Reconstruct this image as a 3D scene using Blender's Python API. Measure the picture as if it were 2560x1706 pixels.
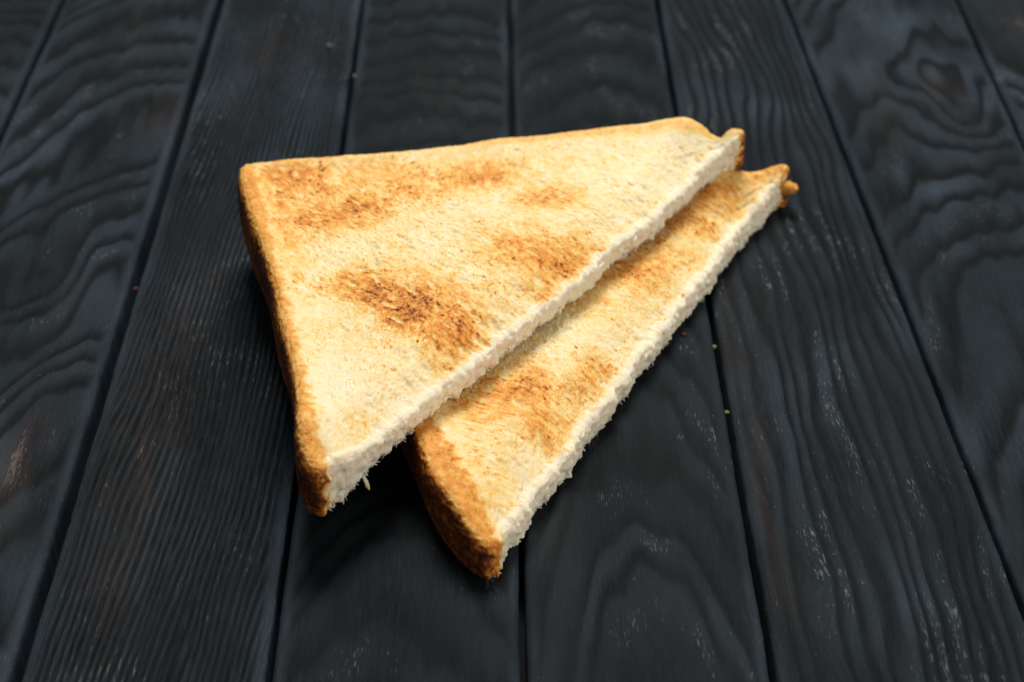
import bpy, math, random
import numpy as np
from mathutils import Vector

# ------------------------------------------------------------------ scene, camera, light
for o in list(bpy.data.objects):
    bpy.data.objects.remove(o, do_unlink=True)
scene = bpy.context.scene
COL = scene.collection
MM = 0.001

PITCH = math.radians(32.35)
cam_d = bpy.data.cameras.new('camera')
cam = bpy.data.objects.new('camera', cam_d)
COL.objects.link(cam)
cam.location = (0.0, -0.33943, 0.215)
cam.rotation_euler = (math.pi / 2 - PITCH, 0, 0)
cam_d.lens = 70
cam_d.sensor_width = 36
cam_d.clip_start = 0.01
cam_d.clip_end = 20
cam_d.dof.use_dof = True
fp = Vector((-0.018, -0.024, 0.023)) - Vector(cam.location)
cam_d.dof.focus_distance = fp.dot(Vector((0, math.cos(PITCH), -math.sin(PITCH)))) - 0.012
cam_d.dof.aperture_fstop = 23
scene.camera = cam

world = bpy.data.worlds.new('World')
scene.world = world
world.use_nodes = True
world.node_tree.nodes['Background'].inputs[0].default_value = (0.97, 0.98, 1.0, 1)
world.node_tree.nodes['Background'].inputs[1].default_value = 0.115


def area(name, loc, target, size, power, color, size_y=None):
    d = bpy.data.lights.new(name, 'AREA')
    d.energy = power
    d.color = color
    d.shape = 'RECTANGLE'
    d.size = size
    d.size_y = size_y or size
    o = bpy.data.objects.new(name, d)
    COL.objects.link(o)
    o.location = loc
    v = Vector(target) - Vector(loc)
    o.rotation_euler = v.to_track_quat('-Z', 'Y').to_euler()
    return o


area('key_softbox', (0.02, 0.52, 0.95), (0, 0, 0), 0.50, 13.6, (1.0, 0.982, 0.95), 0.42)
area('fill_softbox', (0.95, -0.62, 0.50), (0, 0, 0), 0.8, 7.2, (1.0, 0.95, 0.88))

scene.view_settings.view_transform = 'Standard'
scene.view_settings.look = 'None'
scene.view_settings.exposure = 0.0
scene.view_settings.gamma = 1.0
scene.view_settings.use_curve_mapping = False
scene.render.engine = 'CYCLES'


# ------------------------------------------------------------------ numpy noise
def _hash(ix, iy, seed):
    """integer lattice hash, 0..2^32-1"""
    with np.errstate(over='ignore'):
        h = ix.astype(np.int32).astype(np.uint32) * np.uint32(374761393) + iy.astype(np.int32).astype(np.uint32) * np.uint32(668265263) + np.uint32((int(seed) * 1442695041) & 0xffffffff)
        h = (h ^ (h >> np.uint32(13))) * np.uint32(1274126177)
        h = (h ^ (h >> np.uint32(16))) * np.uint32(2246822519)
        return h ^ (h >> np.uint32(15))


_GA = np.arange(256) * (2 * math.pi / 256)
_GC = np.cos(_GA).astype(np.float32)
_GS = np.sin(_GA).astype(np.float32)


def noise(x, y, seed=0):
    """gradient noise, about -1..1"""
    x = np.asarray(x, dtype=np.float64); y = np.asarray(y, dtype=np.float64)
    x, y = np.broadcast_arrays(x, y)
    ix = np.floor(x); iy = np.floor(y)
    fx = (x - ix).astype(np.float32); fy = (y - iy).astype(np.float32)
    ix = ix.astype(np.int32); iy = iy.astype(np.int32)
    u = fx * fx * fx * (fx * (fx * 6 - 15) + 10)
    v = fy * fy * fy * (fy * (fy * 6 - 15) + 10)

    def g(dx, dy):
        a = _hash(ix + dx, iy + dy, seed) >> np.uint32(24)
        return _GC[a] * (fx - dx) + _GS[a] * (fy - dy)
    n00 = g(0, 0); n10 = g(1, 0); n01 = g(0, 1); n11 = g(1, 1)
    a = n00 + u * (n10 - n00)
    b = n01 + u * (n11 - n01)
    return ((a + v * (b - a)) * 1.5).astype(np.float64)


def fbm(x, y, seed=0, octv=3, gain=0.5):
    s = 0; a = 1.0; f = 1.0; t = 0
    for k in range(octv):
        s = s + a * noise(x * f, y * f, seed + 17 * k)
        t += a; a *= gain; f *= 2.03
    return s / t * 1.4


def worley(x, y, seed=0):
    """distance to nearest and second nearest jittered cell point"""
    ix = np.floor(x); iy = np.floor(y)
    d1 = np.full(x.shape, 9.0); d2 = np.full(x.shape, 9.0)
    for dx in (-1, 0, 1):
        for dy in (-1, 0, 1):
            px = ix + dx + _hash(ix + dx, iy + dy, seed) * (1 / 4294967296.0)
            py = iy + dy + _hash(ix + dx, iy + dy, seed + 91) * (1 / 4294967296.0)
            d = np.hypot(px - x, py - y)
            d2 = np.minimum(d2, np.maximum(d, d1))
            d1 = np.minimum(d1, d)
    return d1, d2


def sstep(a, b, x):
    t = np.clip((x - a) / (b - a), 0, 1)
    return t * t * (3 - 2 * t)


# ------------------------------------------------------------------ mesh helpers
def mesh_from_arrays(name, V, quads=None, tris=None, attrs=None, normals=None):
    me = bpy.data.meshes.new(name)
    V = np.ascontiguousarray(V, dtype=np.float32)
    nq = 0 if quads is None else len(quads)
    nt = 0 if tris is None else len(tris)
    idx = []
    if nq: idx.append(np.asarray(quads).ravel())
    if nt: idx.append(np.asarray(tris).ravel())
    idx = np.concatenate(idx).astype(np.int32)
    me.vertices.add(len(V)); me.vertices.foreach_set('co', V.ravel())
    me.loops.add(len(idx)); me.loops.foreach_set('vertex_index', idx)
    me.polygons.add(nq + nt)
    starts = np.concatenate([np.arange(nq) * 4, nq * 4 + np.arange(nt) * 3]).astype(np.int32)
    me.polygons.foreach_set('loop_start', starts)
    me.polygons.foreach_set('use_smooth', np.ones(nq + nt, dtype=bool))
    me.update(calc_edges=True)
    for k, a in (attrs or {}).items():
        at = me.attributes.new(k, 'FLOAT', 'POINT')
        at.data.foreach_set('value', np.ascontiguousarray(a, dtype=np.float32))
    if normals is not None:
        me.normals_split_custom_set_from_vertices(np.ascontiguousarray(normals, dtype=np.float32))
    me.validate()
    return me


def vertex_normals(V, quads):
    a = V[quads[:, 2]] - V[quads[:, 0]]
    b = V[quads[:, 3]] - V[quads[:, 1]]
    n = np.cross(a, b)
    N = np.zeros_like(V)
    for k in range(4):
        for c in range(3):
            N[:, c] += np.bincount(quads[:, k], weights=n[:, c], minlength=len(V))
    L = np.linalg.norm(N, axis=1, keepdims=True)
    return N / np.maximum(L, 1e-20)


def link(name, me, mat, parent=None):
    o = bpy.data.objects.new(name, me)
    COL.objects.link(o)
    if mat: me.materials.append(mat)
    o.parent = parent
    return o


# ------------------------------------------------------------------ materials
class NT:
    def __init__(self, name):
        self.m = bpy.data.materials.new(name)
        self.m.use_nodes = True
        self.t = self.m.node_tree
        self.bsdf = self.t.nodes['Principled BSDF']

    def n(self, typ, **kw):
        nd = self.t.nodes.new(typ)
        for k, v in kw.items():
            setattr(nd, k, v)
        return nd

    def l(self, a, b):
        self.t.links.new(a, b)

    def attr(self, name):
        nd = self.n('ShaderNodeAttribute'); nd.attribute_name = name
        return nd.outputs['Fac']

    def math(self, op, a, b=None, c=None, clamp=False):
        nd = self.n('ShaderNodeMath', operation=op); nd.use_clamp = clamp
        for i, v in enumerate((a, b, c)):
            if v is None: continue
            if isinstance(v, (int, float)): nd.inputs[i].default_value = v
            else: self.l(v, nd.inputs[i])
        return nd.outputs[0]

    def noise(self, vec, scale, detail=2, rough=0.5, dist=0.0):
        nd = self.n('ShaderNodeTexNoise')
        nd.inputs['Scale'].default_value = scale
        nd.inputs['Detail'].default_value = detail
        nd.inputs['Roughness'].default_value = rough
        nd.inputs['Distortion'].default_value = dist
        if vec is not None: self.l(vec, nd.inputs['Vector'])
        return nd.outputs['Fac']

    def mapping(self, vec, scale=(1, 1, 1), loc=(0, 0, 0), rot=(0, 0, 0)):
        nd = self.n('ShaderNodeMapping')
        nd.inputs['Scale'].default_value = scale
        nd.inputs['Location'].default_value = loc
        nd.inputs['Rotation'].default_value = rot
        self.l(vec, nd.inputs['Vector'])
        return nd.outputs[0]

    def ramp(self, fac, stops, interp='LINEAR'):
        nd = self.n('ShaderNodeValToRGB')
        cr = nd.color_ramp; cr.interpolation = interp
        while len(cr.elements) < len(stops): cr.elements.new(0.5)
        for e, (p, c) in zip(cr.elements, stops):
            e.position = p
            e.color = (*c, 1) if len(c) == 3 else c
        self.l(fac, nd.inputs[0])
        return nd.outputs[0]

    def mix(self, fac, a, b, mode='MIX'):
        nd = self.n('ShaderNodeMix', data_type='RGBA', blend_type=mode)
        if isinstance(fac, (int, float)): nd.inputs[0].default_value = fac
        else: self.l(fac, nd.inputs[0])
        for i, v in ((6, a), (7, b)):
            if isinstance(v, tuple): nd.inputs[i].default_value = (*v, 1)
            else: self.l(v, nd.inputs[i])
        return nd.outputs[2]

    def maprange(self, v, a, b, c=0.0, d=1.0):
        nd = self.n('ShaderNodeMapRange'); nd.clamp = True
        self.l(v, nd.inputs[0])
        for i, x in enumerate((a, b, c, d)): nd.inputs[i + 1].default_value = x
        return nd.outputs[0]

    def bump(self, h, dist, strength=1.0, normal=None):
        nd = self.n('ShaderNodeBump')
        nd.inputs['Distance'].default_value = dist
        nd.inputs['Strength'].default_value = strength
        self.l(h, nd.inputs['Height'])
        if normal is not None: self.l(normal, nd.inputs['Normal'])
        return nd.outputs[0]


def bread_material(name, sss, relief, cellamp):
    T = NT(name)
    co = T.n('ShaderNodeTexCoord').outputs['Object']
    b = T.attr('brown')
    cut = T.attr('cut')
    n1 = T.noise(co, 1500, 3, 0.6)
    n2 = T.noise(co, 420, 2, 0.5)
    d1 = T.math('MULTIPLY', T.math('SUBTRACT', n1, 0.5), 0.26)
    d2 = T.math('MULTIPLY', T.math('SUBTRACT', n2, 0.5), 0.16)
    dd = T.math('MULTIPLY', T.math('ADD', d1, d2), T.maprange(b, 0.0, 0.35, 0.45, 1.0))
    mp = T.mapping(co, (1.0, 0.75, 1.0), (0, 0, 0), (0, 0, 0.72))
    wob = T.n('ShaderNodeVectorMath', operation='ADD')
    nz = T.n('ShaderNodeTexNoise'); nz.inputs['Scale'].default_value = 700
    T.l(co, nz.inputs['Vector'])
    sc = T.n('ShaderNodeVectorMath', operation='SCALE'); sc.inputs['Scale'].default_value = 0.0011
    T.l(nz.outputs['Color'], sc.inputs[0])
    T.l(mp, wob.inputs[0]); T.l(sc.outputs[0], wob.inputs[1])
    def vor(scale):
        vv = T.n('ShaderNodeTexVoronoi'); vv.inputs['Scale'].default_value = scale
        vv.inputs['Randomness'].default_value = 1.0
        T.l(wob.outputs[0], vv.inputs['Vector'])
        return vv.outputs['Distance']
    vA = vor(620); vB = vor(1500)
    cells = T.math('ADD', T.math('MULTIPLY', vA, 0.65), T.math('MULTIPLY', vB, 0.35))     # low in a pore, high on its wall
    dd = T.math('ADD', dd, T.math('MULTIPLY', T.math('SUBTRACT', cells, 0.48), T.maprange(b, 0.05, 0.45, 0.14, cellamp)))
    v = T.math('ADD', b, dd, clamp=True)
    colr = T.ramp(v, [(0.00, (0.86, 0.77, 0.58)),
                      (0.14, (0.86, 0.71, 0.405)),
                      (0.32, (0.84, 0.56, 0.190)),
                      (0.50, (0.76, 0.345, 0.060)),
                      (0.66, (0.60, 0.200, 0.025)),
                      (0.82, (0.22, 0.058, 0.010)),
                      (1.00, (0.045, 0.014, 0.005))])
    white = T.ramp(n1, [(0.3, (0.84, 0.735, 0.54)), (0.75, (0.89, 0.80, 0.63))])
    colr = T.mix(T.math('MULTIPLY', cut, T.maprange(v, 0.12, 0.32, 1.0, 0.0)), colr, white)
    T.l(colr, T.bsdf.inputs['Base Color'])
    T.bsdf.inputs['Roughness'].default_value = 0.62
    T.bsdf.inputs['Specular IOR Level'].default_value = 0.25
    T.bsdf.inputs['Subsurface Weight'].default_value = sss
    T.bsdf.inputs['Subsurface Radius'].default_value = (1.0, 0.62, 0.35)
    T.bsdf.inputs['Subsurface Scale'].default_value = 0.0020
    h = T.math('ADD', T.math('ADD', T.noise(co, 2600, 3, 0.6), T.math('MULTIPLY', n1, 1.3)), T.math('MULTIPLY', cells, relief))
    T.l(T.bump(h, 0.00022, 0.5), T.bsdf.inputs['Normal'])
    return T.m


M_CRUMB = bread_material('toasted_crumb', 0.6, 1.6, 0.36)
M_CRUST = bread_material('baked_crust', 0.06, 0.8, 0.26)


def plank_material():
    T = NT('dark_stained_plank')
    co = T.n('ShaderNodeTexCoord').outputs['Object']
    ring = T.attr('ring'); red = T.attr('red'); blue = T.attr('blue'); fleck = T.attr('fleck')
    su = T.attr('grain_u'); sv = T.attr('grain_v')
    cx = T.n('ShaderNodeCombineXYZ'); T.l(su, cx.inputs[0]); T.l(sv, cx.inputs[1])
    g = cx.outputs[0]                                  # grain space: across, along (mm)
    fine = T.noise(T.mapping(g, (1, 0.045, 1)), 3.0, 6, 0.7)          # long fibre streaks
    fine = T.math('ADD', 0.49, T.math('MULTIPLY', T.math('SUBTRACT', fine, 0.5), T.attr('streak')))
    mid = T.noise(T.mapping(g, (1, 0.05, 1), (7, 3, 0)), 0.7, 3, 0.6)
    patch = T.noise(co, 38, 3, 0.55)
    base = T.ramp(fine, [(0.32, (0.0014, 0.0024, 0.0030)), (0.50, (0.0044, 0.0073, 0.0088)), (0.62, (0.0125, 0.0180, 0.0215)), (0.74, (0.034, 0.042, 0.048))])
    base = T.mix(T.math('MULTIPLY', ring, T.maprange(mid, 0.3, 0.65, 0.15, 0.6)), base, (0.020, 0.026, 0.029))  # light caught by the ridges is put into the colour here
    base = T.mix(T.maprange(mid, 0.40, 0.68, 0.0, 0.6), base, (0.0028, 0.0040, 0.0043))
    # blue-grey stain on the raised rings, with their lit sheen painted in
    bl = T.math('MULTIPLY', T.math('MULTIPLY', ring, blue), T.maprange(fine, 0.3, 0.7, 0.45, 1.0))
    base = T.mix(bl, base, (0.043, 0.060, 0.079))
    base = T.mix(T.math('MULTIPLY', T.maprange(patch, 0.45, 0.7, 0.0, 0.35), 1.0), base, (0.009, 0.0125, 0.0145))
    base = T.mix(T.math('MULTIPLY', red, T.maprange(fine, 0.3, 0.65, 0.15, 1.0)), base, (0.050, 0.032, 0.026))
    # rubbed-through flecks
    fl = T.noise(T.mapping(g, (1, 0.09, 1), (31, 11, 0)), 4.2, 3, 0.6)
    fl2 = T.noise(T.mapping(g, (1, 0.3, 1), (3, 51, 0)), 0.28, 2, 0.5)
    thr = T.math('SUBTRACT', 0.772, T.math('MULTIPLY', fleck, 0.32))
    fm = T.math('MULTIPLY', T.math('SUBTRACT', T.math('ADD', fl, T.math('MULTIPLY', T.math('SUBTRACT', fl2, 0.5), 0.35)), thr), 15.0, clamp=True)
    fcol = T.mix(red, (0.125, 0.14, 0.145), (0.17, 0.105, 0.072))
    base = T.mix(T.math('MULTIPLY', fm, 0.75), base, fcol)
    # dust specks
    vo = T.n('ShaderNodeTexVoronoi'); vo.inputs['Scale'].default_value = 260
    T.l(co, vo.inputs['Vector'])
    sp = T.maprange(vo.outputs['Distance'], 0.035, 0.06, 1.0, 0.0)
    sel = T.maprange(T.noise(co, 190, 1), 0.58, 0.64, 0.0, 1.0)
    base = T.mix(T.math('MULTIPLY', T.math('MULTIPLY', sp, sel), 0.5), base, (0.16, 0.17, 0.17))
    T.l(base, T.bsdf.inputs['Base Color'])
    r = T.math('ADD', T.maprange(fine, 0.3, 0.7, 0.66, 0.50), T.math('MULTIPLY', T.math('SUBTRACT', patch, 0.5), 0.2))
    T.l(r, T.bsdf.inputs['Roughness'])
    T.bsdf.inputs['Specular IOR Level'].default_value = 0.075
    h = T.math('ADD', T.math('MULTIPLY', fine, 1.0), T.math('MULTIPLY', T.noise(co, 1400, 2, 0.6), 0.25))
    T.l(T.bump(h, 0.0005, 0.85), T.bsdf.inputs['Normal'])
    return T.m


M_PLANK = plank_material()


def simple_material(name, c0, c1, scale, rough=0.8):
    T = NT(name)
    co = T.n('ShaderNodeTexCoord').outputs['Object']
    n = T.noise(co, scale, 3, 0.6)
    T.l(T.ramp(n, [(0.3, c0), (0.7, c1)]), T.bsdf.inputs['Base Color'])
    T.bsdf.inputs['Roughness'].default_value = rough
    T.l(T.bump(n, 0.0003, 0.6), T.bsdf.inputs['Normal'])
    return T.m


M_BASE = simple_material('dark_batten', (0.004, 0.004, 0.005), (0.010, 0.011, 0.012), 200, 0.9)

# ------------------------------------------------------------------ the table of dark planks
Y0, Y1 = -210.0, 360.0


def seam_x(i, y):
    """centre line of seam i (mm) at depth y"""
    ya, xa, yb, xb = SEAMS[i]
    return xa + (xb - xa) * (y - ya) / (yb - ya)


SEAMS = [(176, -207, -101, -205), (176, -166, -101, -165), (176, -124.6, -101, -121), (176, -80.9, -101, -79.3), (176, -41.5, -101, -38.9),
         (176, -0.8, -101, 1.9), (176, 40.2, -101, 41.8), (176, 75.7, -101, 86.0), (176, 123.4, -101, 121.0),
         (176, 165, -101, 163), (176, 207, -101, 204)]
GAPS = [1.2, 1.2, 1.3, 2.0, 1.1, 1.0, 1.1, 0.9, 1.0, 1.2, 1.2]

ytab = []
y = Y0
while y < Y1:
    ytab.append(y)
    y += (0.75 if -115 < y < 60 else (1.1 if y <= 190 and y > 0 else 2.5))
ytab.append(Y1)
ytab = np.array(ytab)

# per plank: kind, ring spacing, height, blue, fleck, red patches (x,y,rx,ry,amp), knots (x,y,rx,ry,amp)
PL = [
    dict(kind='cath', cx=0.4, d0=90, k=0.25, sp=2.6, h=0.16, blue=0.6, fleck=0.35),
    dict(kind='cath', cx=0.6, d0=-90, k=-0.22, sp=2.4, h=0.16, blue=0.7, fleck=0.4),
    dict(kind='cath', cx=0.95, d0=46, k=0.36, sp=4.4, h=0.30, blue=1.25, fleck=0.55, wl=-1,
         red=[(-91.5, -45, 4.5, 26, 0.75), (-93.5, 12, 2.5, 9, 0.6), (-86, 100, 8, 12, 0.45), (-100, 150, 6, 14, 0.3)],
         knots=[(-99, 22, 5, 16, 2.2)]),
    dict(kind='straight', slope=-0.035, sp=1.3, h=0.5, blue=1.5, streak=1.25, fleck=0.72,
         red=[(-68, -30, 7, 80, 0.55), (-62, 141, 7, 16, 0.5), (-66, 100, 4, 14, 0.3), (-50, 150, 8, 18, 0.25)]),
    dict(kind='cath', cx=0.5, d0=66, k=0.30, sp=2.8, h=0.2, blue=0.35, streak=0.55, fleck=0.45, red=[(-18, 118, 9, 20, 0.2)]),
    dict(kind='cath', cx=0.55, d0=44, k=0.24, sp=3.4, h=0.2, blue=0.4, streak=0.5, fleck=0.62, red=[(6, -30, 3, 50, 0.15)]),
    dict(kind='straight', slope=0.03, sp=3.1, h=0.30, blue=0.8, fleck=0.66, wavy=2.2, red=[(45, -40, 2.5, 60, 0.45)]),
    dict(kind='cath', cx=0.75, d0=-70, k=-0.22, sp=4.0, h=0.34, blue=1.2, fleck=0.5,
         red=[(108, 115, 6, 16, 0.5), (92, 110, 4, 25, 0.35)], knots=[(111, 114, 9, 24, 3.6)]),
    dict(kind='cath', cx=0.3, d0=-60, k=-0.2, sp=3.6, h=0.3, blue=1.1, fleck=0.6, red=[(137, 154, 3, 14, 0.9)],
         knots=[(140, 120, 5, 14, 3.0)]),
    dict(kind='straight', slope=0.03, sp=2.4, h=0.2, blue=0.7, fleck=0.5),
]

table = bpy.data.objects.new('wooden_table_top', None)
COL.objects.link(table)
table['kind'] = 'structure'
table['label'] = 'dark blue black stained wooden table top of long parallel planks'


def build_plank(i, P):
    w = 41.0
    nu = 104
    # across profile: bevelled edges get extra rows
    e = np.array([0, 0.0, 0.10, 0.3, 0.6, 1.0, 1.5])
    u = np.concatenate([[0, 0, 0.15, 0.4, 0.75, 1.15], np.linspace(1.6, w - 1.6, nu), [w - 1.15, w - 0.75, w - 0.4, w - 0.15, w, w]]) / w
    down = np.zeros(len(u)); down[0] = down[-1] = 1
    xl = seam_x(i, ytab) + GAPS[i] / 2 + 0.16 * noise(ytab * 0.07, np.full(len(ytab), 3.3 + i), 5) + 0.09 * noise(ytab * 0.35, np.full(len(ytab), 1.3 + i), 6)
    xr = seam_x(i + 1, ytab) - GAPS[i + 1] / 2 + 0.16 * noise(ytab * 0.07, np.full(len(ytab), 9.3 + i), 7) + 0.09 * noise(ytab * 0.35, np.full(len(ytab), 4.3 + i), 8)
    X = xl[:, None] + (xr - xl)[:, None] * u[None, :]
    Yg = np.repeat(ytab[:, None], len(u), 1)
    wid = (xr - xl)[:, None]
    dl = u[None, :] * wid; dr = (1 - u[None, :]) * wid
    s = 100 + 13 * i
    lx = X - (seam_x(i, 0) + seam_x(i + 1, 0)) / 2
    # ---- growth ring field
    w1 = noise(X * 0.035, Yg * 0.012, s) * 2.2 + noise(X * 0.11, Yg * 0.03, s + 1) * 0.7 + noise(X * 0.3, Yg * 0.05, s + 2) * 0.22
    kn = 0
    kdist = 0
    for (kx, ky, rx, ry, a) in P.get('knots', []):
        q = ((X - kx + 2.0 * noise(X * .12, Yg * .05, s + 20)) / rx) ** 2 + ((Yg - ky + 6 * noise(X * .1, Yg * .04, s + 21)) / ry) ** 2
        kn = kn + a * np.exp(-q * 0.55)
        kdist = kdist + np.exp(-q * 1.2)
    if P['kind'] == 'cath':
        c = (P['cx'] - 0.5) * w
        d = P['d0'] + P['k'] * Yg + noise(X * 0.02, Yg * 0.02, s + 3) * 4.0
        r = np.sqrt((lx - c + w1 * 1.2) ** 2 * 1.0 + d * d * 0.55)
        across = r
        ph = r / P['sp'] + kn + w1 * 0.12 + 0.9 * noise(r * 0.13, r * 0 + i, s + 14) + 0.25 * noise(X * 0.25, Yg * 0.03, s + 15)
        across = lx + w1
    else:
        across = lx + P['slope'] * Yg + w1 * P.get('wavy', 0.9)
        ph = across / P['sp'] + kn + 0.35 * noise(X * 0.2, Yg * 0.008, s + 4)
    fr = ph - np.floor(ph)
    fine_d = 0.04 if P['kind'] == 'cath' else 0.07
    cell = np.floor(ph)
    amp = 0.55 + 0.45 * (_hash(cell, cell * 0 + i, 77) / 4294967296.0)
    ring = sstep(0.05, 0.55, fr) * (1 - sstep(0.78, 1.0, fr)) * amp
    if P['kind'] == 'straight' and P['sp'] < 2:
        ring = sstep(0.22, 0.55, fr) * (1 - sstep(0.62, 0.92, fr)) * (0.35 + 0.65 * amp)
    edge = np.minimum(dl, dr)
    # broken, softly fading along the board
    ring = ring * (0.55 + 0.45 * sstep(-0.35, 0.45, fbm(X * 0.05, Yg * 0.022, s + 5, 3)))
    Z = P['h'] * (ring - 0.5) + 0.25 * noise(X * 0.03, Yg * 0.01, s + 6) + fine_d * fbm(across * 1.4, Yg * 0.05, s + 7, 2)
    Z = Z - 0.25 * kdist * 0.5
    # bevel: a rounded worn arris
    rb = 1.5 + 0.5 * noise(Yg * 0.05, u[None, :].round() * 7.7, s + 8)
    t = np.clip(1 - edge / rb, 0, 1)
    Z = Z * (1 - t) - 1.15 * (1 - np.sqrt(np.maximum(1 - t * t, 0))) - 0.12 * sstep(0, 6, 6 - edge)
    nick = sstep(0.55, 0.8, noise(Yg * 0.11, u[None, :].round() * 3.1 + i, s + 9)) * np.exp(-edge / 0.9)
    Z = Z - 0.7 * nick
    Z = np.where(down[None, :] > 0, -11.0, Z)
    V = np.stack([X, Yg, Z], -1).reshape(-1, 3) * MM
    ny, nx = X.shape
    a = (np.arange(ny - 1)[:, None] * nx + np.arange(nx - 1)[None, :]).ravel()
    quads = np.stack([a, a + 1, a + 1 + nx, a + nx], 1)
    red = 0 * X
    for (kx, ky, rx, ry, am) in P.get('red', []):
        red = np.maximum(red, am * np.exp(-((X - kx) / rx) ** 2 - ((Yg - ky) / ry) ** 2))
    red = np.clip(red * (0.65 + 0.8 * fbm(X * 0.4, Yg * 0.06, s + 10, 3)), 0, 1)
    lowb = sstep(-0.3, 0.5, fbm(X * 0.045, Yg * 0.02, s + 11, 2))
    blue = P['blue'] * (0.35 + 0.65 * lowb)
    blue = np.maximum(blue, 0.8 * sstep(4.0, 1.0, edge) * sstep(-0.5, 0.4, noise(Yg * 0.03, X * 0.02, s + 13)))  # bluish lit-edge highlight painted along the seams
    ringc = np.maximum(ring, 0.7 * sstep(3.0, 0.8, edge))  # ring mask also carries the painted edge highlight
    fleck = P['fleck'] * (0.35 + 0.65 * sstep(-0.25, 0.4, fbm(X * 0.06, Yg * 0.035, s + 12, 2))) * (0.25 + 0.75 * sstep(0.15, 0.6, ring))
    fleck = np.maximum(fleck, red * 0.95)
    strk = np.full(X.shape, P.get('streak', 0.75)) * (0.7 + 0.5 * sstep(-0.3, 0.4, fbm(X * 0.08, Yg * 0.02, s + 16, 2)))
    attrs = dict(streak=strk, ring=ringc, red=red, blue=blue, fleck=fleck, grain_u=across + 50 * i, grain_v=Yg + 400 * i)
    me = mesh_from_arrays('plank', V, quads, None, {k: v.ravel() for k, v in attrs.items()})
    o = link('plank', me, M_PLANK, table)
    return o


for i, P in enumerate(PL):
    build_plank(i, P)

# cross battens under the boards close the seams
def box(x0, x1, y0, y1, z0, z1):
    V = np.array([[x, y, z] for z in (z0, z1) for y in (y0, y1) for x in (x0, x1)], float) * MM
    Q = np.array([[0, 2, 3, 1], [4, 5, 7, 6], [0, 1, 5, 4], [2, 6, 7, 3], [0, 4, 6, 2], [1, 3, 7, 5]])
    return V, Q


V, Q = box(-206, 206, Y0, Y1, -16, -8)
me = mesh_from_arrays('backing_board', V, Q)
me.polygons.foreach_set('use_smooth', np.zeros(6, dtype=bool))
link('backing_board', me, M_BASE, table)


# ------------------------------------------------------------------ toast
def resample(pts, step):
    """closed polyline -> even points; pts rows: x, y, extra..."""
    P = np.array(pts + [pts[0]], float)
    # Catmull-Rom smoothing of the hand-measured outline
    out = []
    n = len(pts)
    for k in range(n):
        p0, p1, p2, p3 = (np.array(pts[(k + j) % n], float) for j in (-1, 0, 1, 2))
        d = max(np.hypot(*(p2 - p1)[:2]), 0.1)
        for t in np.linspace(0, 1, max(2, int(d / 0.05)), endpoint=False):
            q = 0.5 * ((2 * p1) + (-p0 + p2) * t + (2 * p0 - 5 * p1 + 4 * p2 - p3) * t * t + (-p0 + 3 * p1 - 3 * p2 + p3) * t ** 3)
            lin = p1 + (p2 - p1) * t
            q[2:] = lin[2:]
            out.append(q)
    out = np.array(out)
    nx = np.roll(out, -1, 0)
    L = np.hypot(*(nx - out)[:, :2].T)
    S = np.concatenate([[0], np.cumsum(L)])
    tot = S[-1]
    N = int(tot / step)
    ss = np.arange(N) * tot / N
    ext = np.vstack([out, out[:1]])
    return np.stack([np.interp(ss, S, ext[:, c]) for c in range(ext.shape[1])], 1), ss


def seg_dist(x, y, a, b):
    a = np.array(a, float); b = np.array(b, float)
    d = b - a; L = np.hypot(*d); d = d / L
    t = np.clip((x - a[0]) * d[0] + (y - a[1]) * d[1], 0, L)
    return np.hypot(x - a[0] - d[0] * t, y - a[1] - d[1] * t), t


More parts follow.
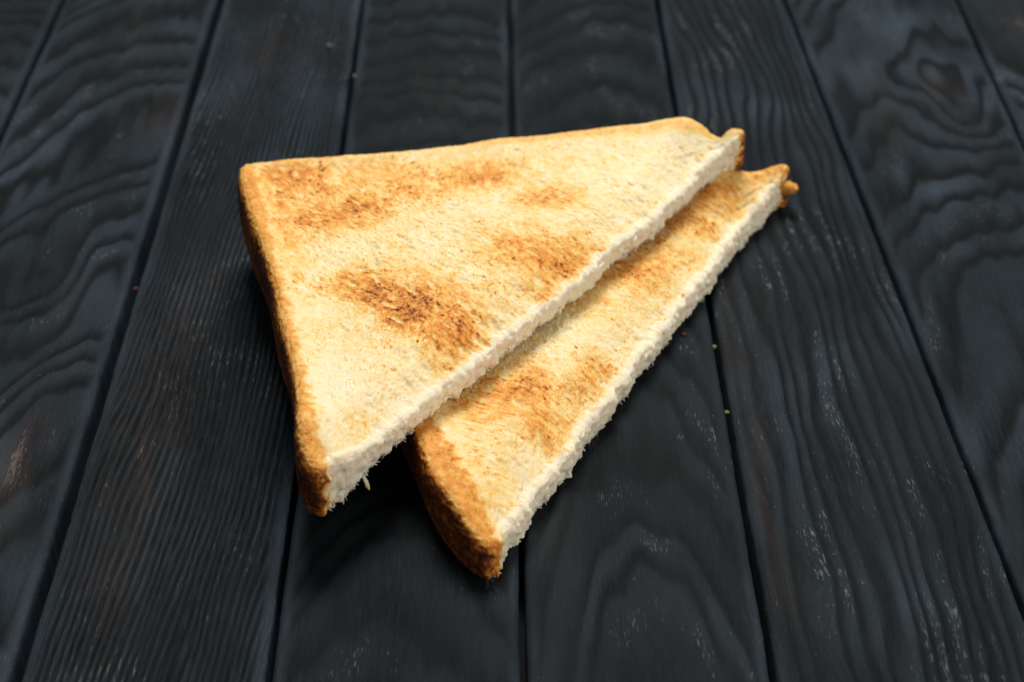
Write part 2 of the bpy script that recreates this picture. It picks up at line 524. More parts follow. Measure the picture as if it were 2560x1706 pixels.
def build_toast(D):
    rnd = np.random.default_rng(D['seed'])
    sd = D['seed'] * 1000
    A, B, C = D['A'], D['B'], D['C']
    out, ss = resample(D['outline'], D['step'])
    N = len(out)
    ox, oy, cr = out[:, 0], out[:, 1], out[:, 2]          # cr: 1 crust, 0 cut
    k = 9
    ker = np.hanning(k + 2)[1:-1]; ker /= ker.sum()
    tx = np.roll(ox, -3) - np.roll(ox, 3); ty = np.roll(oy, -3) - np.roll(oy, 3)
    for _ in range(3):
        tx = np.convolve(np.concatenate([tx[-4:], tx, tx[:4]]), ker, 'valid')
        ty = np.convolve(np.concatenate([ty[-4:], ty, ty[:4]]), ker, 'valid')
    tl = np.hypot(tx, ty)
    nxn, nyn = ty / tl, -tx / tl                             # outward for counter-clockwise outlines
    cxy = D['centre']
    rag = 0.62 * noise(ss * 0.22, ss * 0 + 0.5, sd + 70) + 0.32 * noise(ss * 0.55, ss * 0 + 1.5, sd + 71) + 0.10 * noise(ss * 1.3, ss * 0 + 2.5, sd + 72)
    rag = rag * (1 - sstep(0.05, 0.6, cr))
    ox = ox + nxn * rag; oy = oy + nyn * rag

    Bv = np.array(B, float); Cv = np.array(C, float)
    hd = (Cv - Bv) / np.linalg.norm(Cv - Bv)
    hn = np.array([-hd[1], hd[0]])
    if hn @ (np.array(cxy) - Bv) < 0: hn = -hn                # points into the slice
    cm = np.where(cr < 0.5)[0]
    ct = (ox[cm] - Bv[0]) * hd[0] + (oy[cm] - Bv[1]) * hd[1]
    cn = (ox[cm] - Bv[0]) * hn[0] + (oy[cm] - Bv[1]) * hn[1]
    srt = np.argsort(ct); ct = ct[srt]; cn = cn[srt]

    def cut_dist(x, y):
        t = (x - Bv[0]) * hd[0] + (y - Bv[1]) * hd[1]
        n = (x - Bv[0]) * hn[0] + (y - Bv[1]) * hn[1]
        return np.maximum(n - np.interp(t, ct, cn), 0)

    def zt(x, y):
        dh = cut_dist(x, y)
        da, ta = seg_dist(x, y, A, C)
        db, tb = seg_dist(x, y, A, B)
        dcr = np.minimum(da, db)
        z = D['zh'] + (D['zi'] - D['zh']) * sstep(0, 11, dh)
        z = z + D['rim'] * np.exp(-(dcr / 5.5) ** 2) * sstep(1, 12, dh)
        z = z - D['tipdrop'] * np.exp(-(np.hypot(x - C[0], y - C[1]) / 12.0) ** 2)
        z = z + D.get('liftB', 0) * np.exp(-(np.hypot(x - B[0], y - B[1]) / 15.0) ** 2)
        z = z + D.get('liftC', 0) * np.exp(-(np.hypot(x - C[0], y - C[1]) / 15.0) ** 2)
        for (bx, by, ba, bs) in D.get('zbumps', []):
            z = z + ba * np.exp(-((x - bx) ** 2 + (y - by) ** 2) / bs ** 2)
        z = z - 0.9 * np.clip(fbm(x * 0.28, y * 0.28, sd + 73, 3) + 0.1, 0, 1) * np.exp(-(dh / 3.0) ** 2)
        return z + 0.28 * noise(x * 0.06, y * 0.06, sd + 1) + 0.18 * noise(x * 0.16, y * 0.16, sd + 2)

    def zb(x, y):
        da, ta = seg_dist(x, y, A, C)
        return D['zb'] - D['droop'] * (1 - sstep(0, 13, da))

    r = 2.4 + (D['round'] - 2.4) * sstep(0.2, 0.9, cr)
    r = r * (1 - 0.55 * np.exp(-(np.hypot(ox - B[0], oy - B[1]) / 7.0) ** 2))
    kr = np.hanning(19)[1:-1]; kr /= kr.sum()
    r = np.convolve(np.concatenate([r[-8:], r, r[:8]]), kr, 'valid')
    # ---- wall rows (bottom to top)
    M = D['rows']
    th = np.linspace(-math.pi / 2, math.pi / 2, M + 1)
    ne = 3.0
    zf = np.sign(np.sin(th)) * np.abs(np.sin(th)) ** (2 / ne)
    of = np.abs(np.cos(th)) ** (2 / ne) - 1
    zf = 0.5 + 0.5 * zf
    ix, iy = ox - nxn * r, oy - nyn * r
    ztop = zt(ix, iy); zbot = zb(ix, iy)
    vfrac = np.repeat(np.linspace(0, 1, M + 1)[:, None], N, 1)
    OFF = of[:, None] * r[None, :]
    crg = np.repeat(cr[None, :], M + 1, 0)
    crs = sstep(0.3, 0.8, crg)
    # undercut of the knife cut
    OFF = OFF - (1 - crs) * D['undercut'] * (1 - zf[:, None]) ** 1.3
    WX = ox[None, :] + nxn[None, :] * OFF
    WY = oy[None, :] + nyn[None, :] * OFF
    WZ = zbot[None, :] + (ztop - zbot)[None, :] * zf[:, None]
    SS = np.repeat(ss[None, :], M + 1, 0)
    # ---- top rings (edge to centre)
    R = D['rings']
    q = (np.linspace(1, 0, R + 1) ** 1.0)[1:]
    q[-1] = 0.002
    ang = np.unwrap(np.arctan2(iy - cxy[1], ix - cxy[0]))
    rad = np.hypot(ix - cxy[0], iy - cxy[1])
    am = 0.5 * (np.maximum.accumulate(ang) + np.minimum.accumulate(ang[::-1])[::-1])
    kw = np.hanning(123)[1:-1]; kw /= kw.sum()
    as_ = am
    for _ in range(2):
        aext = np.concatenate([as_[-60:] - 2 * math.pi, as_, as_[:60] + 2 * math.pi])
        as_ = np.convolve(aext, kw, 'valid')
    mono = am + np.arange(N) * 1e-9
    rs_ = np.interp(as_, np.concatenate([mono - 2 * math.pi, mono, mono + 2 * math.pi]), np.concatenate([rad, rad, rad]))
    for _ in range(2):
        rs_ = np.convolve(np.concatenate([rs_[-60:], rs_, rs_[:60]]), kw, 'valid')
    wq = sstep(1.0, 0.84, q)[:, None]
    AG = am[None, :] * (1 - wq) + as_[None, :] * wq
    RD = rad[None, :] * (1 - wq) + rs_[None, :] * wq
    TX = cxy[0] + np.cos(AG) * RD * q[:, None]
    TY = cxy[1] + np.sin(AG) * RD * q[:, None]
    TZ = zt(TX, TY)
    # bottom rings
    qb = np.array([0.0, 0.3, 0.7, 0.93])
    BX = cxy[0] + (WX[0] - cxy[0])[None, :] * qb[:, None]
    BY = cxy[1] + (WY[0] - cxy[1])[None, :] * qb[:, None]
    BZ = np.repeat((zbot + 0.0)[None, :], len(qb), 0)
    BZ[0] = zbot.mean(); BZ[1] = zbot.mean()
    nb = len(qb)
    X = np.vstack([BX, WX, TX]); Y = np.vstack([BY, WY, TY]); Z = np.vstack([BZ, WZ, TZ])
    rows = X.shape[0]
    a = (np.arange(rows - 1)[:, None] * N + np.arange(N)[None, :])
    b = (np.arange(rows - 1)[:, None] * N + (np.arange(N)[None, :] + 1) % N)
    quads = np.stack([a, b, b + N, a + N], -1).reshape(-1, 4)
    P0 = np.stack([X, Y, Z], -1).reshape(-1, 3)
    Nrm = vertex_normals(P0, quads)
    nT = (nb + M + 1) * N                                    # first top-ring vertex
    nW = nb * N
    # ---------------- fields on the top face
    disp = np.zeros(len(P0))
    brown = np.zeros(len(P0))
    cut = np.zeros(len(P0))
    x = P0[:, 0]; y = P0[:, 1]
    top = slice(nT - 6 * N, None)                            # include the shoulder rows
    xt, yt = x[top], y[top]
    dh, _ = seg_dist(xt, yt, B, C)
    da, _ = seg_dist(xt, yt, A, C)
    db, _ = seg_dist(xt, yt, A, B)
    dcr = np.minimum(da, db)
    dho = cut_dist(xt, yt)
    fa = D['flow'] + 0.35 * noise(xt * 0.03, yt * 0.03, sd + 4)
    ca, sa = np.cos(fa), np.sin(fa)
    fu = xt * ca + yt * sa                                   # along the crumb's stretch
    fv = -xt * sa + yt * ca
    w1, w2 = worley(fu * 0.42 + 0.25 * noise(xt * .5, yt * .5, sd), fv * 0.85, sd + 5)
    w3, w4 = worley(fu * 1.1, fv * 1.7, sd + 6)
    f1 = fbm(fu * 0.7, fv * 1.1, sd + 7, 4, 0.6)
    f2 = fbm(xt * 2.1, yt * 2.1, sd + 8, 2, 0.6)
    wallh = 1 - sstep(0.05, 0.42, w2 - w1)                   # thin cell walls
    wall2 = 1 - sstep(0.05, 0.5, w4 - w3)
    rough = 0.35 + 0.65 * sstep(1, 10, dcr)
    dt = rough * (0.10 * wallh + 0.09 * wall2 + 0.12 * f1 + 0.08 * f2)
    # hand-placed and random open cells
    pit = np.zeros(len(xt)); rim = np.zeros(len(xt))
    pits = [(px, py, rnd.uniform(1.8, 3.6), rnd.uniform(0.6, 1.1), rnd.uniform(0.6, 0.95)) for (px, py) in D['pits']]
    tries = 0
    while len(pits) < D['npits'] and tries < 20000:
        tries += 1
        ab = rnd.random(2)
        if ab.sum() > 1: ab = 1 - ab
        px = A[0] + (B[0] - A[0]) * ab[0] + (C[0] - A[0]) * ab[1]
        py = A[1] + (B[1] - A[1]) * ab[0] + (C[1] - A[1]) * ab[1]
        e1, _ = seg_dist(px, py, A, C); e2, _ = seg_dist(px, py, A, B)
        if min(e1, e2) < 7: continue
        sz = rnd.uniform(0.45, 1.0) ** 1.6 * 2.3
        pits.append((px, py, sz, sz * rnd.uniform(0.4, 0.8), rnd.uniform(0.25, 0.7)))
    for (px, py, ra, rb, dep) in pits:
        m = np.where((np.abs(xt - px) < ra * 2.6) & (np.abs(yt - py) < ra * 2.6))[0]
        if not len(m): continue
        an = D['flow'] + rnd.normal(0, 0.22)
        dx, dy = xt[m] - px, yt[m] - py
        uu = (dx * math.cos(an) + dy * math.sin(an)) / ra
        vv = (-dx * math.sin(an) + dy * math.cos(an)) / rb
        rr = np.sqrt(uu * uu + vv * vv) + 0.75 * fbm(xt[m] * 0.75, yt[m] * 0.75, sd + 9, 3, 0.6)
        pit[m] = np.maximum(pit[m], dep * (1 - sstep(0.1, 1.25, rr)))
        rim[m] = np.maximum(rim[m], dep * np.exp(-((rr - 1.15) / 0.22) ** 2))
    pore = np.zeros(len(xt))
    order = np.argsort(xt); xs_ = xt[order]
    for _ in range(D['npores']):
        ab = rnd.random(2)
        if ab.sum() > 1: ab = 1 - ab
        px = A[0] + (B[0] - A[0]) * ab[0] + (C[0] - A[0]) * ab[1]
        py = A[1] + (B[1] - A[1]) * ab[0] + (C[1] - A[1]) * ab[1]
        rp = 0.38 + 1.25 * rnd.random() ** 2.6
        lo_, hi_ = np.searchsorted(xs_, (px - rp * 1.6, px + rp * 1.6))
        m = order[lo_:hi_]
        m = m[np.abs(yt[m] - py) < rp * 1.6]
        if not len(m): continue
        an = D['flow'] + rnd.normal(0, 0.5); el = rnd.uniform(1.0, 1.5)
        dx, dy = xt[m] - px, yt[m] - py
        uu = (dx * math.cos(an) + dy * math.sin(an)) / (rp * el)
        vv = (-dx * math.sin(an) + dy * math.cos(an)) / (rp / el)
        pore[m] = np.maximum(pore[m], rnd.uniform(0.5, 1.0) * min(1, rp / 0.6) * (1 - sstep(0.25, 1.05, np.sqrt(uu * uu + vv * vv))))
    dt = dt - 0.30 * pore * np.minimum(1, dcr / 5)
    dt = dt - 0.42 * pit * np.minimum(1, dcr / 6) + 0.10 * rim
    disp[top] = dt + (1 - sstep(1.5, 6.0, da)) * (0.16 * fbm(xt * 0.9, yt * 0.9, sd + 17, 3, 0.65) + 0.10 * np.clip(1 - 2.2 * np.abs(fbm(xt * 0.5, yt * 0.22, sd + 18, 2)), 0, 1))
    # browning: where the grill touched, more on the high cell walls
    bt = np.zeros(len(xt))
    for (px, py, rx, ry, an, am) in D['patches']:
        dx, dy = xt - px, yt - py
        uu = (dx * math.cos(an) + dy * math.sin(an)) / (rx * 1.25)
        vv = (-dx * math.sin(an) + dy * math.cos(an)) / (ry * 1.25)
        rr = np.sqrt(uu * uu + vv * vv) + 0.55 * fbm(xt * 0.16, yt * 0.16, sd + 11, 4, 0.6)
        bt = np.maximum(bt, am * (1 - sstep(0.0, 1.55, rr))) + 0.12 * am * np.exp(-rr * rr)
    c1, c2 = worley(fu * 0.24 + 0.35 * noise(xt * .35, yt * .35, sd + 40), fv * 0.70 + 0.3 * noise(xt * .4, yt * .4, sd + 41), sd + 42)
    streak = 1 - sstep(0.0, 0.5, c2 - c1)                   # long cell walls drawn out along the flow
    st2 = fbm(fu * 0.42, fv * 1.15, sd + 43, 3, 0.6)
    gold = np.zeros(len(xt))
    for (px, py, rx, ry, an, am) in D['gold']:
        dx, dy = xt - px, yt - py
        uu = (dx * math.cos(an) + dy * math.sin(an)) / rx
        vv = (-dx * math.sin(an) + dy * math.cos(an)) / ry
        gold = gold + am * np.exp(-(uu * uu + vv * vv) * (1 + 0.5 * fbm(xt * 0.09, yt * 0.09, sd + 44, 2)))
    lum = D['base'] + 0.06 * fbm(xt * 0.07, yt * 0.07, sd + 12, 3) + gold
    spot = np.clip(fbm(xt * 0.9, yt * 0.9, sd + 45, 3, 0.65) - 0.25, 0, 1)
    dash = np.clip((fbm(fu * 1.0, fv * 1.6, sd + 46, 3, 0.65) - 0.16) * 1.7, 0, 1) * sstep(-0.35, 0.35, fbm(xt * 0.11, yt * 0.11, sd + 47, 2))
    st3 = sstep(-0.15, 0.65, st2)
    grain = fbm(xt * 1.6, yt * 1.6, sd + 48, 2, 0.7)
    high = np.clip(0.15 + 0.70 * st3 + 0.25 * streak + 0.20 * grain + 0.15 * wall2, 0, 1.5)
    bro = lum * (0.80 + 0.30 * high) + bt * (0.56 + 0.36 * high) + 0.18 * bt * sstep(0.18, 0.5, st2) + rim * (0.02 + bt * 0.22) + spot * (0.12 + 0.6 * bt) + dash * (0.50 + 0.5 * gold)
    bro = bro * (1 - 0.40 * sstep(0.15, 0.6, fbm(fu * 0.22, fv * 0.40, sd + 49, 3)) * (1 - sstep(0.1, 0.35, bt)))
    pf = np.clip(np.maximum(pit * 0.95, pore * 0.7), 0, 0.8)
    bro = bro * (1 - pf) + np.minimum(bro, 0.6 * D['base'] + 0.35 * lum) * pf
    # crust shoulder
    sh = 1 - sstep(0.45, 1.25, (da + 1.3 * fbm(xt * 0.45, yt * 0.45, sd + 15, 3, 0.6)) / D['shA'](xt, yt))
    sh2 = np.exp(-(np.maximum(db - 0.6, 0) / 2.6) ** 2)
    shn = 0.92 + 0.16 * fbm(xt * 0.5, yt * 0.5, sd + 13, 3) + 0.12 * fbm(xt * 1.5, yt * 1.5, sd + 16, 2)
    crust_b = np.maximum(D['shoulder'] * sh, 0.40 * sh2) * shn
    bro = bro * (1 - 0.55 * sh) + 0.0
    bro = np.maximum(bro, crust_b)
    # knife-cut margin stays pale
    pale = 1 - sstep(-0.6, 3.6, dho - 0.2 + 3.4 * fbm(xt * 0.22, yt * 0.22, sd + 14, 4, 0.6))
    dcorner = np.minimum(np.hypot(xt - B[0], yt - B[1]), np.hypot(xt - C[0], yt - C[1]))
    bro = bro * (1 - 0.6 * pale * sstep(1.5, 5, dcr)) 
    cut[top] = 0.7 * pale * sstep(1.0, 4.0, dcr)
    # burnt specks
    sp = [(px, py, 0.42, 0.9) for (px, py) in D['specks']]
    for _ in range(D['nspecks']):
        ab = rnd.random(2)
        if ab.sum() > 1: ab = 1 - ab
        sp.append((A[0] + (B[0] - A[0]) * ab[0] + (C[0] - A[0]) * ab[1], A[1] + (B[1] - A[1]) * ab[0] + (C[1] - A[1]) * ab[1],
                   rnd.uniform(0.12, 0.32), rnd.uniform(0.4, 0.85)))
    for (px, py, rs, am) in sp:
        m = np.where((np.abs(xt - px) < rs * 3) & (np.abs(yt - py) < rs * 3))[0]
        if not len(m): continue
        an = rnd.uniform(0, 3.1)
        dx, dy = xt[m] - px, yt[m] - py
        uu = (dx * math.cos(an) + dy * math.sin(an)) / (rs * 1.5); vv = (-dx * math.sin(an) + dy * math.cos(an)) / (rs * 0.8)
        bro[m] = np.maximum(bro[m], am * np.exp(-(uu * uu + vv * vv)))
    brown[top] = bro
    # ---------------- fields on the wall
    wl = slice(nW, nT)
    s_ = SS.ravel(); v_ = vfrac.ravel(); c_ = crs.ravel()
    hz = WZ.ravel()
    # crust skin: pebbles, wrinkles running along the side, slow swelling
    peb, peb2 = worley(s_ * 1.25, hz * 1.25, sd + 21)
    wr = 1 - np.abs(fbm(s_ * 0.10, hz * 0.62 + 0.35 * noise(s_ * .2, hz * .2, sd + 22), sd + 23, 3, 0.6)) * 2
    sw = noise(s_ * 0.055, hz * 0.05, sd + 24)
    wr2 = 1 - np.abs(fbm(s_ * 0.22, hz * 1.1, sd + 36, 3, 0.6)) * 2
    dcrust = 0.11 * (0.6 - peb) + D['wrinkle'] * (0.12 * np.clip(wr, -0.5, 1) + 0.13 * np.clip(wr2, -0.4, 1)) + 0.40 * sw + 0.14 * fbm(s_ * 1.5, hz * 1.5, sd + 25, 3, 0.6)
    # torn crumb of the cut: clumps and fringe
    cl1, cl2 = worley(s_ * 0.8, hz * 0.8 + 7, sd + 26)
    cl3, cl4 = worley(s_ * 2.0, hz * 2.0 + 7, sd + 27)
    fr_ = fbm(s_ * 0.55, hz * 0.55, sd + 28, 4, 0.65)
    low = (1 - sstep(0.12, 0.55, v_))
    spike = np.clip(noise(s_ * 1.15, hz * 0.25, sd + 29), 0, 1) * np.clip(0.3 + noise(s_ * 0.21, 0 * s_, sd + 31), 0, 1)
    lm = fbm(s_ * 0.42, hz * 0.5, sd + 74, 2)
    dcut = 0.40 * (0.55 - cl1) + 0.12 * (0.5 - cl3) + 0.34 * fr_ + 0.55 * lm + D['fringe'] * 2.2 * spike * low + 0.5 * noise(s_ * 0.09, hz * 0.02, sd + 30)
    h1, h2 = worley(s_ * 0.34 + 0.4 * noise(s_ * .4, hz * .4, sd + 50), hz * 0.62 + 3, sd + 51)
    hole = (1 - sstep(0.12, 0.42, h1)) * (_hash(np.floor(s_ * 0.34), np.floor(hz * 0.62 + 3), sd + 52) % np.uint32(3) > 0)
    dcut = (dcut - 0.55 * hole * sstep(0.15, 0.4, v_)) * (1 - 0.8 * sstep(0.5, 0.82, v_))
    fadeb = sstep(0.0, 0.06, v_)
    join = sstep(0.80, 0.999, v_)
    dw = (c_ * dcrust + (1 - c_) * dcut) * fadeb
    for (bx, by, vz, am, sg) in D.get('bumps', []):
        dx = P0[wl, 0] - bx; dy = P0[wl, 1] - by
        dw = dw + am * np.exp(-(dx * dx + dy * dy) / sg ** 2 - ((v_ - vz) / 0.22) ** 2)
    old = disp[wl].copy()
    disp[wl] = dw * (1 - join) + old * join
    # wall colour
    bc = 0.79 + 0.09 * fbm(s_ * 0.35, hz * 0.35, sd + 32, 3) + 0.11 * fbm(s_ * 1.4, hz * 1.4, sd + 37, 2) + 0.12 * noise(s_ * 0.06, hz * 0.1, sd + 33) - 0.10 * np.clip(wr - 0.2, 0, 1)
    bc = bc + D['sidedark'] * np.exp(-((v_ - 0.55) / 0.22) ** 2)
    bc = bc + (D['shoulder'] * (0.9 + 0.3 * fbm(s_ * 0.5, hz * 0.5, sd + 13, 3)) - bc) * sstep(0.66, 0.90, v_ + 0.07 * fbm(s_ * 0.5, hz * 0.5, sd + 38, 3))
    # thin crust ring seen end-on on the cut face
    da_, _ = seg_dist(P0[wl, 0], P0[wl, 1], A, C); db_, _ = seg_dist(P0[wl, 0], P0[wl, 1], A, B)
    dcw = np.minimum(da_, db_)
    tipC = np.exp(-(np.hypot(P0[wl, 0] - C[0], P0[wl, 1] - C[1]) / 7.0) ** 2)
    thin = (1 - sstep(0.4 + 1.5 * tipC, 3.4 + 2.0 * tipC, dcw + 1.5 * fbm(s_ * 0.6, hz * 0.6, sd + 34, 2)))
    bcut = 0.05 + 0.05 * np.clip(fr_, -1, 1) + 0.05 * hole + 0.10 * sstep(0.6, 1.0, v_) + 0.58 * thin
    spk = np.clip((noise(s_ * 1.3, hz * 1.3, sd + 35) - 0.62) * 4, 0, 1) * 0.30
    bcut = bcut + 0.6 * spk
    ob = brown[wl].copy(); oc = cut[wl].copy()
    cc = sstep(0.25, 0.8, crg.ravel() + 0.7 * fbm(s_ * 0.8, hz * 0.5, sd + 39, 3) * (crg.ravel() < 0.999) * (crg.ravel() > 0.001))
    wcol = cc * bc + (1 - cc) * bcut
    wcut = (1 - cc) * (1 - thin)
    brown[wl] = np.where(v_ > 0.999, ob, wcol * (1 - join) + ob * join)
    cut[wl] = np.where(v_ > 0.999, oc, wcut * (1 - join) + np.maximum(oc, (1 - c_) * 0.6) * join)
    # bottom face
    brown[:nW] = 0.4
    Pn = P0 + Nrm * disp[:, None]
    # fringe pulls down a little as well as out
    Pn[wl, 2] -= ((1 - c_) * D['fringe'] * 0.7 * spike * low * fadeb)
    if D['floor'] is not None:
        Pn[:, 2] = np.maximum(Pn[:, 2], D['floor'])
    Nf = vertex_normals(Pn, quads)

    # ---------------- split into crumb and crust
    row = np.repeat(np.arange(rows - 1)[:, None], N, 1).ravel()
    colm = np.repeat(np.arange(N)[None, :], rows - 1, 0).ravel()
    ccol = cr[colm] > 0.5
    band = (row >= nb) & (row < nb + M + 1 + D['band'])
    is_crust = ccol & band
    is_crust |= ccol & (row < nb)
    root = bpy.data.objects.new('toast_triangle', None)
    COL.objects.link(root)
    o = np.array([cxy[0], cxy[1], D['base_z']])
    root.location = Vector(o * MM)

    def sub(mask, name, mat, extra=None):
        qd = quads[mask]
        used = np.unique(qd)
        remap = np.full(len(Pn), -1); remap[used] = np.arange(len(used))
        Vv = (Pn[used] - o) * MM; at = dict(brown=brown[used], cut=cut[used]); nr = Nf[used]
        tris = None
        if extra is not None:
            ev, et, eb, ec, en = extra
            tris = et + len(Vv)
            Vv = np.vstack([Vv, (ev - o) * MM]); at = dict(brown=np.concatenate([at['brown'], eb]), cut=np.concatenate([at['cut'], ec])); nr = np.vstack([nr, en])
        m = mesh_from_arrays(name, Vv, remap[qd], tris, at, nr)
        return link(name, m, mat, root)

    # loose torn fibres of crumb on the cut face
    cutv = np.where((cr[None, :] < 0.3) & (vfrac > 0.04) & (vfrac < 0.42))
    pick = rnd.integers(0, len(cutv[0]), D['fibres'])
    lowbias = rnd.random(D['fibres'])
    ev, et, eb, ec, en = [], [], [], [], []
    for n_, pk in enumerate(pick):
        ri, ci = cutv[0][pk], cutv[1][pk]
        if lowbias[n_] < 0.45: ri = rnd.integers(1, max(2, int(M * 0.30)))
        vi = nW + ri * N + ci
        p = Pn[vi]; nn = Nf[vi]
        L = rnd.uniform(0.25, 0.75) * (1.35 if rnd.random() < 0.06 else 1)
        d = nn + rnd.normal(0, 0.55, 3) + np.array([0, 0, -0.25])
        d /= np.linalg.norm(d)
        t1 = np.cross(d, [0.3, 0.1, 0.9]); t1 /= np.linalg.norm(t1); t2 = np.cross(d, t1)
        wd = rnd.uniform(0.10, 0.24)
        bend = rnd.normal(0, 0.25, 3) * L
        i0 = len(ev)
        for lev, (fz, fw) in enumerate(((-0.25, 1.0), (0.55, 0.75))):
            for kk in range(3):
                an = kk * 2.094 + rnd.uniform(-.4, .4)
                off = (t1 * math.cos(an) + t2 * math.sin(an))
                ev.append(p + d * L * fz + off * wd * fw + bend * max(fz, 0) ** 2)
                en.append(off * 0.8 + nn * 0.6)
        ev.append(p + d * L + bend); en.append(d)
        for kk in range(3):
            k2 = (kk + 1) % 3
            et += [(i0 + kk, i0 + k2, i0 + 3 + k2), (i0 + kk, i0 + 3 + k2, i0 + 3 + kk), (i0 + 3 + kk, i0 + 3 + k2, i0 + 6)]
        bb = 0.03 if rnd.random() > 0.03 else 0.4
        eb += [bb] * 7; ec += [1.0] * 7
    for (p0, p1, rr_) in D.get('strands', []):
        p0 = np.array(p0, float); p1 = np.array(p1, float)
        d = p1 - p0; L = np.linalg.norm(d); d /= L
        t1 = np.cross(d, [0.3, 0.9, 0.2]); t1 /= np.linalg.norm(t1); t2 = np.cross(d, t1)
        i0 = len(ev); ns = 7
        for a_ in range(9):
            f_ = a_ / 8
            w_ = rr_ * (1.3 - 0.5 * f_ + 0.25 * math.sin(a_ * 2.1)) * (1 if a_ < 8 else 0.35)
            for b_ in range(ns):
                an = b_ * 2 * math.pi / ns
                off = t1 * math.cos(an) + t2 * math.sin(an)
                ev.append(p0 + d * L * f_ + off * w_ * (1 + rnd.uniform(-.2, .2)) + t1 * 0.25 * math.sin(f_ * 3)); en.append(off + d * 0.3)
        for a_ in range(8):
            for b_ in range(ns):
                q0 = i0 + a_ * ns + b_; q1 = i0 + a_ * ns + (b_ + 1) % ns
                et += [(q0, q1, q1 + ns), (q0, q1 + ns, q0 + ns)]
        for a_ in range(9):
            eb += [0.04 if a_ < 7 else 0.35] * ns; ec += [1.0 if a_ < 7 else 0.2] * ns
    en = np.array(en); en /= np.linalg.norm(en, axis=1, keepdims=True)
    extra = (np.array(ev), np.array(et), np.array(eb), np.array(ec), en)
    sub(~is_crust, 'crumb', M_CRUMB, extra)
    exc = None
    if 'nub' in D:
        p0, p1, r0, r1 = D['nub']
        p0 = np.array(p0); p1 = np.array(p1)
        ax = (p1 - p0); Ln = np.linalg.norm(ax); ax /= Ln
        q1 = np.cross(ax, [0, 0, 1.0]); q1 /= np.linalg.norm(q1); q2 = np.cross(ax, q1)
        bv, bt_, bn = [], [], []
        nr_, na_ = 14, 20
        for a_ in range(nr_ + 1):
            t_ = a_ / nr_
            rad_ = (r0 + (r1 - r0) * t_) * math.sqrt(max(1 - max(0, (t_ - 0.72) / 0.28) ** 2, 0.0)) 
            for b_ in range(na_):
                an_ = b_ * 2 * math.pi / na_
                k_ = 1 + 0.22 * float(noise(np.array([an_ * 1.3]), np.array([t_ * 4.0]), sd + 60)[0]) * (1 if 0 < b_ < na_ - 1 else 0.5)
                off_ = q1 * math.cos(an_) + q2 * math.sin(an_) * 0.85
                bv.append(p0 + ax * Ln * t_ + off_ * rad_ * k_); bn.append(off_ + ax * 0.2 + ax * max(0, t_ - 0.7) * 3)
        for a_ in range(nr_):
            for b_ in range(na_):
                i0 = a_ * na_ + b_; i1 = a_ * na_ + (b_ + 1) % na_
                bt_ += [(i0, i1, i1 + na_), (i0, i1 + na_, i0 + na_)]
        bn = np.array(bn); bn /= np.linalg.norm(bn, axis=1, keepdims=True)
        bv = np.array(bv)
        exc = (bv, np.array(bt_), 0.52 + 0.10 * noise(bv[:, 0] * 0.9, bv[:, 1] * 0.9, sd + 61), np.zeros(len(bv)), bn)
    sub(is_crust, 'crust', M_CRUST, exc)
    return root


# outline points: x, y (mm on the table), 1 = crust edge, 0 = knife cut (counter-clockwise from the right-angle corner)
lower = dict(
    seed=3, step=0.26, rows=44, rings=190, band=5, base_z=0.0, floor=0.05,
    A=(-41.5, 22.0), B=(61.5, 57.5), C=(-4.2, -77.2), centre=(5.0, 0.5),
    outline=[(-40.6, 20.0, 1), (-31, -8, 1), (-21.5, -37, 1), (-17.0, -51, 1), (-13.6, -62.5, 1), (-10.6, -69.5, 1), (-7.6, -74.0, 1), (-5.4, -76.0, 1), (-4.0, -76.6, 0.7), (-2.6, -76.2, 0.3),
             (-1.2, -74.0, 0), (1.8, -67, 0), (6.0, -57.0, 0), (13.3, -41.3, 0), (19.0, -29.0, 0), (28.6, -8.6, 0), (38.0, 10.4, 0), (47.0, 29.5, 0), (55.4, 46.2, 0),
             (60.6, 54.6, 0.2), (62.0, 56.6, 1), (61.4, 58.8, 1), (58.6, 58.0, 1), (50.5, 54.4, 1), (30, 46.8, 1), (0, 36.6, 1), (-25, 28.0, 1), (-36.5, 24.0, 1), (-39.8, 22.4, 1)],
    zh=5.9, zi=10.4, zb=0.0, droop=0.0, rim=1.0, tipdrop=0.0, liftC=1.6, round=2.6, undercut=0.9, flow=-0.9, liftB=2.6,
    pits=[(16.6, -25.4), (19.6, -24.7), (16.8, -37.5), (0.7, -37.5), (5.0, -47.7), (1.4, -48.9)], npits=85, npores=700,
    patches=[(40.8, 43.2, 13, 7, 0.6, 0.34), (34.9, 32.4, 12, 6, 0.8, 0.36), (27, 13.5, 10, 6, 0.9, 0.30), (37, 18.6, 6, 4, 0.8, 0.22), (16.5, -26, 7, 5, 0.9, 0.29),
             (19.5, -32.5, 3.5, 2.5, 0.9, 0.42), (0.0, -33, 9, 7, 0.8, 0.29), (7.2, -43.9, 7, 5, 0.8, 0.24), (-5.8, -39, 7, 6, 0.6, 0.26), (-4, -62, 4, 7, 0.3, 0.15), (13.7, 7, 10, 7, 0.9, 0.26), (57, 56, 7, 2.5, 0.35, 0.36)],
    gold=[(45, 45, 16, 10, 0.5, 0.10), (5, -36, 14, 10, 0.8, 0.12), (24, 5, 14, 10, 0.9, 0.08), (-10, -52, 6, 14, 0.2, 0.06)],
    base=0.15, specks=[(12.2, -18.4), (-1.5, -30.2), (14.3, -43.3), (4.2, -60.9), (34.7, 7.2)], nspecks=150,
    shA=lambda x, y: 3.4 + 0.9 * noise(x * 0.1, y * 0.1, 5), shoulder=0.58, wrinkle=1.3, fringe=0.6, sidedark=0.12, fibres=450,
    zbumps=[(60.6, 57.0, 1.4, 2.4)], nub=((60.2, 56.0, 5.4), (63.6, 53.4, 6.2), 2.3, 1.2),
)
